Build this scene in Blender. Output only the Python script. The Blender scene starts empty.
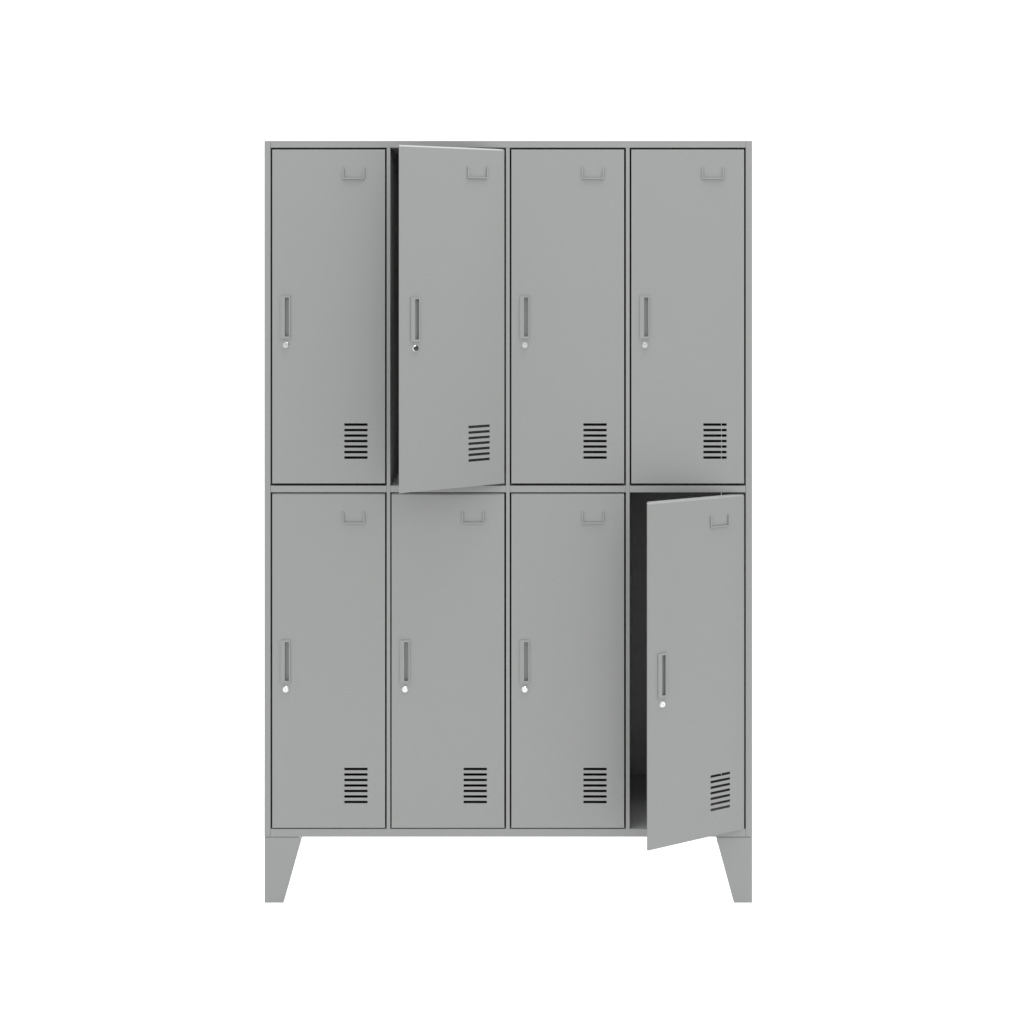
import bpy, bmesh, math
from mathutils import Matrix

sc = bpy.context.scene
col = sc.collection
R = math.radians

# ---------- measures: 1 unit "p" on the cabinet front = 1/406 m
S = 406.0
CX, FLOOR = 508.0, 902.9
def X(p): return (p - CX) / S
def Z(p): return (FLOOR - p) / S
def L(p): return p / S
DEPTH = 0.35

# ---------- materials
def mat_paint():
    m = bpy.data.materials.new('grey_powder_coat'); m.use_nodes = True
    nt = m.node_tree; b = nt.nodes['Principled BSDF']
    tc = nt.nodes.new('ShaderNodeTexCoord')
    n1 = nt.nodes.new('ShaderNodeTexNoise'); n1.inputs['Scale'].default_value = 3.0; n1.inputs['Detail'].default_value = 4
    cr = nt.nodes.new('ShaderNodeValToRGB')
    cr.color_ramp.elements[0].position = .3; cr.color_ramp.elements[1].position = .7
    k = PAINT
    cr.color_ramp.elements[0].color = (k*.982, k*1.007, k*.99, 1)
    cr.color_ramp.elements[1].color = (k*1.0, k*1.027, k*1.01, 1)
    nt.links.new(tc.outputs['Object'], n1.inputs['Vector'])
    nt.links.new(n1.outputs['Fac'], cr.inputs['Fac'])
    nt.links.new(cr.outputs['Color'], b.inputs['Base Color'])
    n2 = nt.nodes.new('ShaderNodeTexNoise'); n2.inputs['Scale'].default_value = 900; n2.inputs['Detail'].default_value = 2
    bp = nt.nodes.new('ShaderNodeBump'); bp.inputs['Strength'].default_value = .04; bp.inputs['Distance'].default_value = .0004
    nt.links.new(tc.outputs['Object'], n2.inputs['Vector'])
    nt.links.new(n2.outputs['Fac'], bp.inputs['Height'])
    nt.links.new(bp.outputs['Normal'], b.inputs['Normal'])
    b.inputs['Roughness'].default_value = .55
    b.inputs['Specular IOR Level'].default_value = .2
    return m
def mat_metal(name, c, r):
    m = bpy.data.materials.new(name); m.use_nodes = True
    nt = m.node_tree; b = nt.nodes['Principled BSDF']
    n = nt.nodes.new('ShaderNodeTexNoise'); n.inputs['Scale'].default_value = 400
    mr = nt.nodes.new('ShaderNodeMapRange'); mr.inputs['To Min'].default_value = r*.85; mr.inputs['To Max'].default_value = r*1.15
    tc = nt.nodes.new('ShaderNodeTexCoord')
    nt.links.new(tc.outputs['Object'], n.inputs['Vector'])
    nt.links.new(n.outputs['Fac'], mr.inputs['Value']); nt.links.new(mr.outputs['Result'], b.inputs['Roughness'])
    b.inputs['Base Color'].default_value = (c, c, c*1.01, 1); b.inputs['Metallic'].default_value = 1
    return m
def mat_sweep():
    # made-up translucent white: world light passes from below to clear shade under the cabinet
    m = bpy.data.materials.new('translucent_white'); m.use_nodes = True
    nt = m.node_tree; nt.nodes.clear()
    o = nt.nodes.new('ShaderNodeOutputMaterial'); a = nt.nodes.new('ShaderNodeAddShader')
    d = nt.nodes.new('ShaderNodeBsdfDiffuse'); t = nt.nodes.new('ShaderNodeBsdfTranslucent')
    d.inputs['Color'].default_value = (.34,)*3 + (1,); t.inputs['Color'].default_value = (.60,)*3 + (1,)
    nt.links.new(d.outputs[0], a.inputs[0]); nt.links.new(t.outputs[0], a.inputs[1]); nt.links.new(a.outputs[0], o.inputs['Surface'])
    return m
PAINT = 0.187
paint = mat_paint()
chrome = mat_metal('chromed_metal', .46, .09)
slotm = mat_metal('dark_keyway', .05, .4)
sweepm = mat_sweep()

# ---------- mesh helpers
def grid(xs, ys, zs, solid):
    """solid made of the cells of a box grid; only its outer skin is kept"""
    bm = bmesh.new(); V = {}
    def v(i, j, k):
        if (i, j, k) not in V: V[(i, j, k)] = bm.verts.new((xs[i], ys[j], zs[k]))
        return V[(i, j, k)]
    nx, ny, nz = len(xs)-1, len(ys)-1, len(zs)-1
    s = lambda i, j, k: 0 <= i < nx and 0 <= j < ny and 0 <= k < nz and solid(i, j, k)
    for i in range(nx):
        for j in range(ny):
            for k in range(nz):
                if not s(i, j, k): continue
                if not s(i-1, j, k): bm.faces.new((v(i,j,k), v(i,j,k+1), v(i,j+1,k+1), v(i,j+1,k)))
                if not s(i+1, j, k): bm.faces.new((v(i+1,j,k), v(i+1,j+1,k), v(i+1,j+1,k+1), v(i+1,j,k+1)))
                if not s(i, j-1, k): bm.faces.new((v(i,j,k), v(i+1,j,k), v(i+1,j,k+1), v(i,j,k+1)))
                if not s(i, j+1, k): bm.faces.new((v(i,j+1,k), v(i,j+1,k+1), v(i+1,j+1,k+1), v(i+1,j+1,k)))
                if not s(i, j, k-1): bm.faces.new((v(i,j,k), v(i,j+1,k), v(i+1,j+1,k), v(i+1,j,k)))
                if not s(i, j, k+1): bm.faces.new((v(i,j,k+1), v(i+1,j,k+1), v(i+1,j+1,k+1), v(i,j+1,k+1)))
    return bm
def bevel(bm, off, seg, pred):
    es = []
    for e in bm.edges:
        if len(e.link_faces) == 2 and e.calc_face_angle(0) > R(20):
            a, b = e.verts[0].co, e.verts[1].co
            if pred(a, b): es.append(e)
    bmesh.ops.bevel(bm, geom=es, offset=off, segments=seg, profile=.5, affect='EDGES', clamp_overlap=True)
def box(x0, x1, y0, y1, z0, z1, bv=.0003, seg=2):
    bm = grid([x0, x1], [y0, y1], [z0, z1], lambda *a: True)
    if bv: bevel(bm, bv, seg, lambda a, b: True)
    return bm
def prism(pts, y0, y1, bv=.0006, axis='y'):
    bm = bmesh.new()
    mk = (lambda a, d, c: (a, d, c)) if axis == 'y' else (lambda a, d, c: (d, a, c))
    f = [bm.verts.new(mk(a, y0, c)) for a, c in pts]; g = [bm.verts.new(mk(a, y1, c)) for a, c in pts]
    bm.faces.new(f); bm.faces.new(list(reversed(g)))
    n = len(pts)
    for i in range(n): bm.faces.new((f[i], g[i], g[(i+1) % n], f[(i+1) % n]))
    bmesh.ops.recalc_face_normals(bm, faces=bm.faces)
    if bv: bevel(bm, bv, 2, lambda a, b: True)
    return bm
def merge(a, b):
    me = bpy.data.meshes.new('t'); b.to_mesh(me); a.from_mesh(me); bpy.data.meshes.remove(me); b.free(); return a
def obj(name, bm, mats, parent=None, shear=0):
    if shear:
        for v in bm.verts: v.co.z += shear * v.co.x
    me = bpy.data.meshes.new(name); bm.to_mesh(me); bm.free()
    for m in (mats if isinstance(mats, list) else [mats]): me.materials.append(m)
    o = bpy.data.objects.new(name, me); col.objects.link(o)
    if parent: o.parent = parent
    return o

# ---------- the cabinet
cab = bpy.data.objects.new('locker_cabinet', None); col.objects.link(cab)
cab['label'] = 'grey steel eight-door locker cabinet on splayed feet, with two doors ajar'
cab['category'] = 'locker'

top_y, bar_y = 140.8, 147.5
mid0, mid1 = 485.8, 492.3
bot0, bot1 = 829.1, 836.8
xl, xli, xri, xr = 264.3, 270.5, 745.8, 752.2
divs = [(386.7, 390.2), (506.1, 509.7), (626.0, 629.6)]
e = .0003   # half of a seam
obj('side_panel', box(X(xl), X(xli)-e, 0, DEPTH, Z(bot1), Z(top_y)), paint, cab)
obj('side_panel', box(X(xri)+e, X(xr), 0, DEPTH, Z(bot1), Z(top_y)), paint, cab)
obj('top_panel', box(X(xli)+e, X(xri)-e, 0, DEPTH, Z(bar_y), Z(top_y)), paint, cab)
obj('bottom_panel', box(X(xli)+e, X(xri)-e, 0, DEPTH, Z(bot1), Z(bot0)), paint, cab)
# the back sheet stops a hair short of the right side: a sliver of light shows there
obj('back_panel', box(X(xli)-.004, X(xri), DEPTH+.0001, DEPTH+.0014, Z(bot1)+.002, Z(top_y)-.002, 0), paint, cab)
for a, b in divs:
    obj('divider', box(X(a), X(b), .0002, DEPTH-.0002, Z(bot0)+e, Z(bar_y)-e), paint, cab)
bays = [(xli, divs[0][0]), (divs[0][1], divs[1][0]), (divs[1][1], divs[2][0]), (divs[2][1], xri)]
for a, b in bays:
    obj('shelf', box(X(a)+e*1.5, X(b)-e*1.5, .0003, DEPTH-.0002, Z(mid1), Z(mid0)), paint, cab)

# ---------- doors (origin: front corner of the hinge side, at the door's top)
W, H, T = L(112.7), L(334.3), .016
def door_parts(shear=0, split=False, dh=0, dc=0, ds=0):
    # dh, dc, ds: how far handle and lock, card holder and vent sit from the usual place
    fx = lambda p: L(p) - W          # p counted from the free (left) edge
    fz = lambda p: -L(p)             # p counted down from the top
    # handle opening, slots
    hx0, hx1, hz0, hz1 = 8.9+dh, 18.1+dh, 147.3, 189.0
    sx = [72.0+ds, 95.3+ds] if not split else [72.0, 90.15, 90.75, 95.3]
    slots = [(275.5 + 5.5*i - 1.27, 275.5 + 5.5*i + 1.27) for i in range(7)]
    lip = 3.4                                   # the front sheet laps past the folded pan on the free side
    rx0, rx1, rz0, rz1 = 66.0, 101.0, 270.0, 314.0   # behind the vent there is only the sheet
    tc_ = 1.5                                   # rolled top edge
    xp = sorted([0, lip, hx0, hx1, rx0, rx1, W*S] + sx)
    zp = sorted([0, tc_, hz0, hz1, rz0, rz1, H*S] + [c for s_ in slots for c in s_])
    xs = [fx(p) for p in xp]; zs = [fz(p) for p in zp][::-1]; zpr = zp[::-1]
    def solid(i, j, k):
        mx = (xp[i]+xp[i+1])/2; mz = (zpr[k]+zpr[k+1])/2
        if hx0 < mx < hx1 and hz0 < mz < hz1: return False
        if j >= 2 and mx < lip: return False
        if j >= 1 and rx0 < mx < rx1 and rz0 < mz < rz1: return False
        if any(a < mz < b for a, b in slots):
            if sx[0] < mx < sx[1]: return False
            if split and sx[2] < mx < sx[3]: return False
        return True
    bm = grid(xs, [0, .0013, .0036, T], zs, solid)
    # roll the top front edge back
    for v in bm.verts:
        if abs(v.co.z) < 1e-6 and v.co.y < .0030:
            v.co.y = {0: .0030, .0013: .0033}[0 if v.co.y < .0005 else .0013]
    bevel(bm, .0012, 3, lambda a, b: abs(a.z-b.z) < 1e-6 and abs(a.z-fz(tc_)) < 1e-6 and abs(a.y) < 1e-6 and abs(b.y) < 1e-6)
    door = obj('door', bm, paint, cab, shear)
    # recessed pull
    e2 = .15
    xq = [8.3+dh, hx0+e2, 12.7+dh, 16.8+dh, hx1-e2, 18.2+dh]; zq = [146.5, hz0+e2, 148.4, 187.4, hz1-e2, 189.6]
    zqr = zq[::-1]
    def hs(i, j, k):
        pocket = i == 2 and k == 2
        inner = 1 <= i <= 3 and 1 <= k <= 3
        if j == 0: return not pocket
        if j == 1: return inner and not pocket
        return inner
    hb = grid([fx(p) for p in xq], [-.0022, .0003, .0065, .009], [fz(p) for p in zqr], hs)
    bevel(hb, .0006, 3, lambda a, b: abs(a.y+.0022) < 1e-6 and abs(b.y+.0022) < 1e-6)
    obj('handle', hb, paint, door, shear)
    # lock barrel
    cx_, cz_ = fx(13.4+dh), fz(195.8)
    prof = [(.0084, .0005), (.0084, -.0006), (.0079, -.0012), (.0073, -.0013), (.0071, -.0028), (.0064, -.0036),
            (0, -.0037)]
    lb = bmesh.new(); N = 40; rings = []
    for r, y in prof:
        if r == 0: rings.append([lb.verts.new((0, y, 0))])
        else: rings.append([lb.verts.new((r*math.cos(2*math.pi*i/N), y, r*math.sin(2*math.pi*i/N))) for i in range(N)])
    for a, b in zip(rings, rings[1:]):
        for i in range(N):
            if len(b) == 1: f = lb.faces.new((a[i], a[(i+1) % N], b[0]))
            else: f = lb.faces.new((a[i], a[(i+1) % N], b[(i+1) % N], b[i]))
            f.smooth = False
    bmesh.ops.recalc_face_normals(lb, faces=lb.faces)
    nf = len(lb.faces)
    kb = box(-.0003, .0003, -.0038, -.0030, -.0016, .0016, 0)
    merge(lb, kb); lb.faces.ensure_lookup_table()
    for f in lb.faces[nf:]: f.material_index = 1
    bmesh.ops.translate(lb, verts=lb.verts, vec=(cx_, 0, cz_))
    obj('lock', lb, [chrome, slotm], door, shear)
    # U shaped card holder: channel open at the top, its lip standing off the door
    a0, a1, b0, b1, w = 70.2+dc, 92.5+dc, 18.7, 30.1, 1.5
    ch = .7
    pts = [(a0, b0), (a0, b1-ch), (a0+ch, b1), (a1-ch, b1), (a1, b1-ch), (a1, b0), (a1-w, b0), (a1-w, b1-w), (a0+w, b1-w), (a0+w, b0)]
    cb = prism([(fx(p), fz(q)) for p, q in pts], -.0030, -.0018, .0002)
    w2 = .9
    pts = [(a0+.05, b0+.05), (a0+.05, b1-ch), (a0+ch, b1-.05), (a1-ch, b1-.05), (a1-.05, b1-ch), (a1-.05, b0+.05), (a1-w2, b0+.05), (a1-w2, b1-w2), (a0+w2, b1-w2), (a0+w2, b0+.05)]
    merge(cb, prism([(fx(p), fz(q)) for p, q in pts], -.0020, .0003, 0))
    obj('card_holder', cb, paint, door, shear)
    return door

plain = door_parts()
def copy_tree(o):
    c = o.copy(); col.objects.link(c)
    for ch in o.children:
        d = ch.copy(); col.objects.link(d); d.parent = c
    return c
cols = [384.95, 504.3, 624.1, 744.1]
rows = [149.1, 493.6]
used = False
for r in range(2):
    for c in range(4):
        ang = 0
        if (r, c) == (0, 1):
            d = door_parts(shear=.017, dh=3.3, dc=1.6, ds=1.2); ang = 27.0; d['label'] = 'upper door hanging ajar'
        elif not used: d = plain; used = True
        elif (r, c) == (1, 3): d = door_parts(dh=3.1, dc=2.0, ds=.5, shear=.005)
        else: d = copy_tree(plain)
        if (r, c) == (1, 3): ang = 25.4; d['label'] = 'lower door hanging ajar'
        d.location = (X(cols[c]), .0004, Z(rows[r] + (.9 if (r, c) == (1, 3) else 0))); d.rotation_euler = (0, 0, R(ang))

# ---------- feet: folded sheet, tapering downwards
def foot(side, back):
    t = .002
    zt, zb = Z(bot1) - .0016, 0
    if side < 0: xo, xt, xb, sg = X(264.5), X(301.8), X(283.4), 1
    else:        xo, xt, xb, sg = X(752.2), X(716.4), X(734.2), -1
    if back: xt = xb = xo + sg*.029          # the rear feet are narrow posts
    y0, sy = (0, 1) if not back else (DEPTH, -1)
    yy = lambda d: y0 + sy*d
    bm = prism([(xo, zt), (xt, zt), (xb, zb), (xo, zb)], yy(0), yy(t), .0005)               # face to the front
    wd = .09
    merge(bm, prism([(yy(t+.0003), zt), (yy(wd), zt), (yy(wd*.5), zb), (yy(t+.0003), zb)], xo+sg*.0002, xo+sg*t, .0004, 'x'))  # outer side
    # return lip along the slanted edge
    n = bmesh.new(); d = .012; q = sg*t*1.1
    c = [(xt, yy(t), zt), (xt, yy(d), zt), (xb, yy(d), zb), (xb, yy(t), zb)]
    A = [n.verts.new(p) for p in c]; B = [n.verts.new((p[0]-q, p[1], p[2])) for p in c]
    n.faces.new(A); n.faces.new(B[::-1])
    for i in range(4): n.faces.new((A[i], B[i], B[(i+1) % 4], A[(i+1) % 4]))
    bmesh.ops.recalc_face_normals(n, faces=n.faces); merge(bm, n)
    # tab that carries the cabinet
    x1, x2 = sorted((xo+sg*.004, xt-sg*.008)); y1, y2 = sorted((yy(.004), yy(.08)))
    merge(bm, box(x1, x2, y1, y2, zt-.002, Z(bot1)-.0001, 0))
    obj('foot', bm, paint, cab)
for b in (False, True):
    foot(-1, b); foot(1, b)

# ---------- studio sweep: floor that curves up into the wall behind
bm = bmesh.new(); prof = [(-8, 0), (1.6, 0)]
for i in range(1, 17):
    a = math.pi/2*i/16; prof.append((1.6+1.2*math.sin(a), 1.2-1.2*math.cos(a)))
prof.append((2.8, 5))
vs = [[bm.verts.new((x, y, z)) for x in (-7, 7)] for y, z in prof]
for a, b in zip(vs, vs[1:]): bm.faces.new((a[0], a[1], b[1], b[0])).smooth = True
fl = obj('floor', bm, sweepm); fl['kind'] = 'structure'

# ---------- light: the white tent all round (world) and one soft box overhead
w = bpy.data.worlds.new('World'); sc.world = w; w.use_nodes = True
nt = w.node_tree; bg = nt.nodes['Background']
tc = nt.nodes.new('ShaderNodeTexCoord'); sp = nt.nodes.new('ShaderNodeSeparateXYZ'); cr = nt.nodes.new('ShaderNodeValToRGB')
mr = nt.nodes.new('ShaderNodeMapRange'); mr.inputs['From Min'].default_value = -1; mr.inputs['From Max'].default_value = 1
nt.links.new(tc.outputs['Generated'], sp.inputs[0]); nt.links.new(sp.outputs['Z'], mr.inputs['Value'])
nt.links.new(mr.outputs['Result'], cr.inputs['Fac']); nt.links.new(cr.outputs['Color'], bg.inputs['Color'])
el = cr.color_ramp.elements
def g(v): return (v, v, v, 1)
el[0].position = 0; el[0].color = g(1.0); el[1].position = 1; el[1].color = g(1.0)
q = el.new(.45); q.color = g(.85); q = el.new(.475); q.color = g(.55); q = el.new(.75); q.color = g(.85)
bg.inputs['Strength'].default_value = 2.2
# dark patch added to the world, darkens the reflection in the upper ajar door's lock
dp = nt.nodes.new('ShaderNodeVectorMath'); dp.operation = 'DOT_PRODUCT'
dp.inputs[1].default_value = (math.sin(R(48)), -math.cos(R(48)), 0)
m2 = nt.nodes.new('ShaderNodeMapRange'); m2.interpolation_type = 'SMOOTHSTEP'
m2.inputs['From Min'].default_value = .95; m2.inputs['From Max'].default_value = .985
m2.inputs['To Min'].default_value = 1; m2.inputs['To Max'].default_value = .12
mu = nt.nodes.new('ShaderNodeVectorMath'); mu.operation = 'SCALE'
nt.links.new(tc.outputs['Generated'], dp.inputs[0]); nt.links.new(dp.outputs['Value'], m2.inputs['Value'])
nt.links.new(cr.outputs['Color'], mu.inputs[0]); nt.links.new(m2.outputs['Result'], mu.inputs['Scale'])
nt.links.new(mu.outputs['Vector'], bg.inputs['Color'])
la = bpy.data.lights.new('softbox', 'AREA'); la.shape = 'RECTANGLE'; la.size = 2.4; la.size_y = 1.2; la.energy = 148
lo = bpy.data.objects.new('softbox', la); col.objects.link(lo); lo.location = (.2, -.15, 4.2)
lo.rotation_euler = (0, 0, 0)

# ---------- camera
cd = bpy.data.cameras.new('camera'); co = bpy.data.objects.new('camera', cd); col.objects.link(co)
F = 1240.0
co.location = (0, -F/S, Z(298)); co.rotation_euler = (R(90), 0, 0)
cd.sensor_width = 36; cd.lens = 36*F/1024
cd.shift_x = 4/1024; cd.shift_y = -214/1024; cd.clip_end = 100
sc.camera = co
vs_ = sc.view_settings; vs_.view_transform = 'Standard'; vs_.look = 'None'; vs_.exposure = 0; vs_.gamma = 1
sc.cycles.use_denoising = True
sc.cycles.max_bounces = 12; sc.cycles.diffuse_bounces = 8
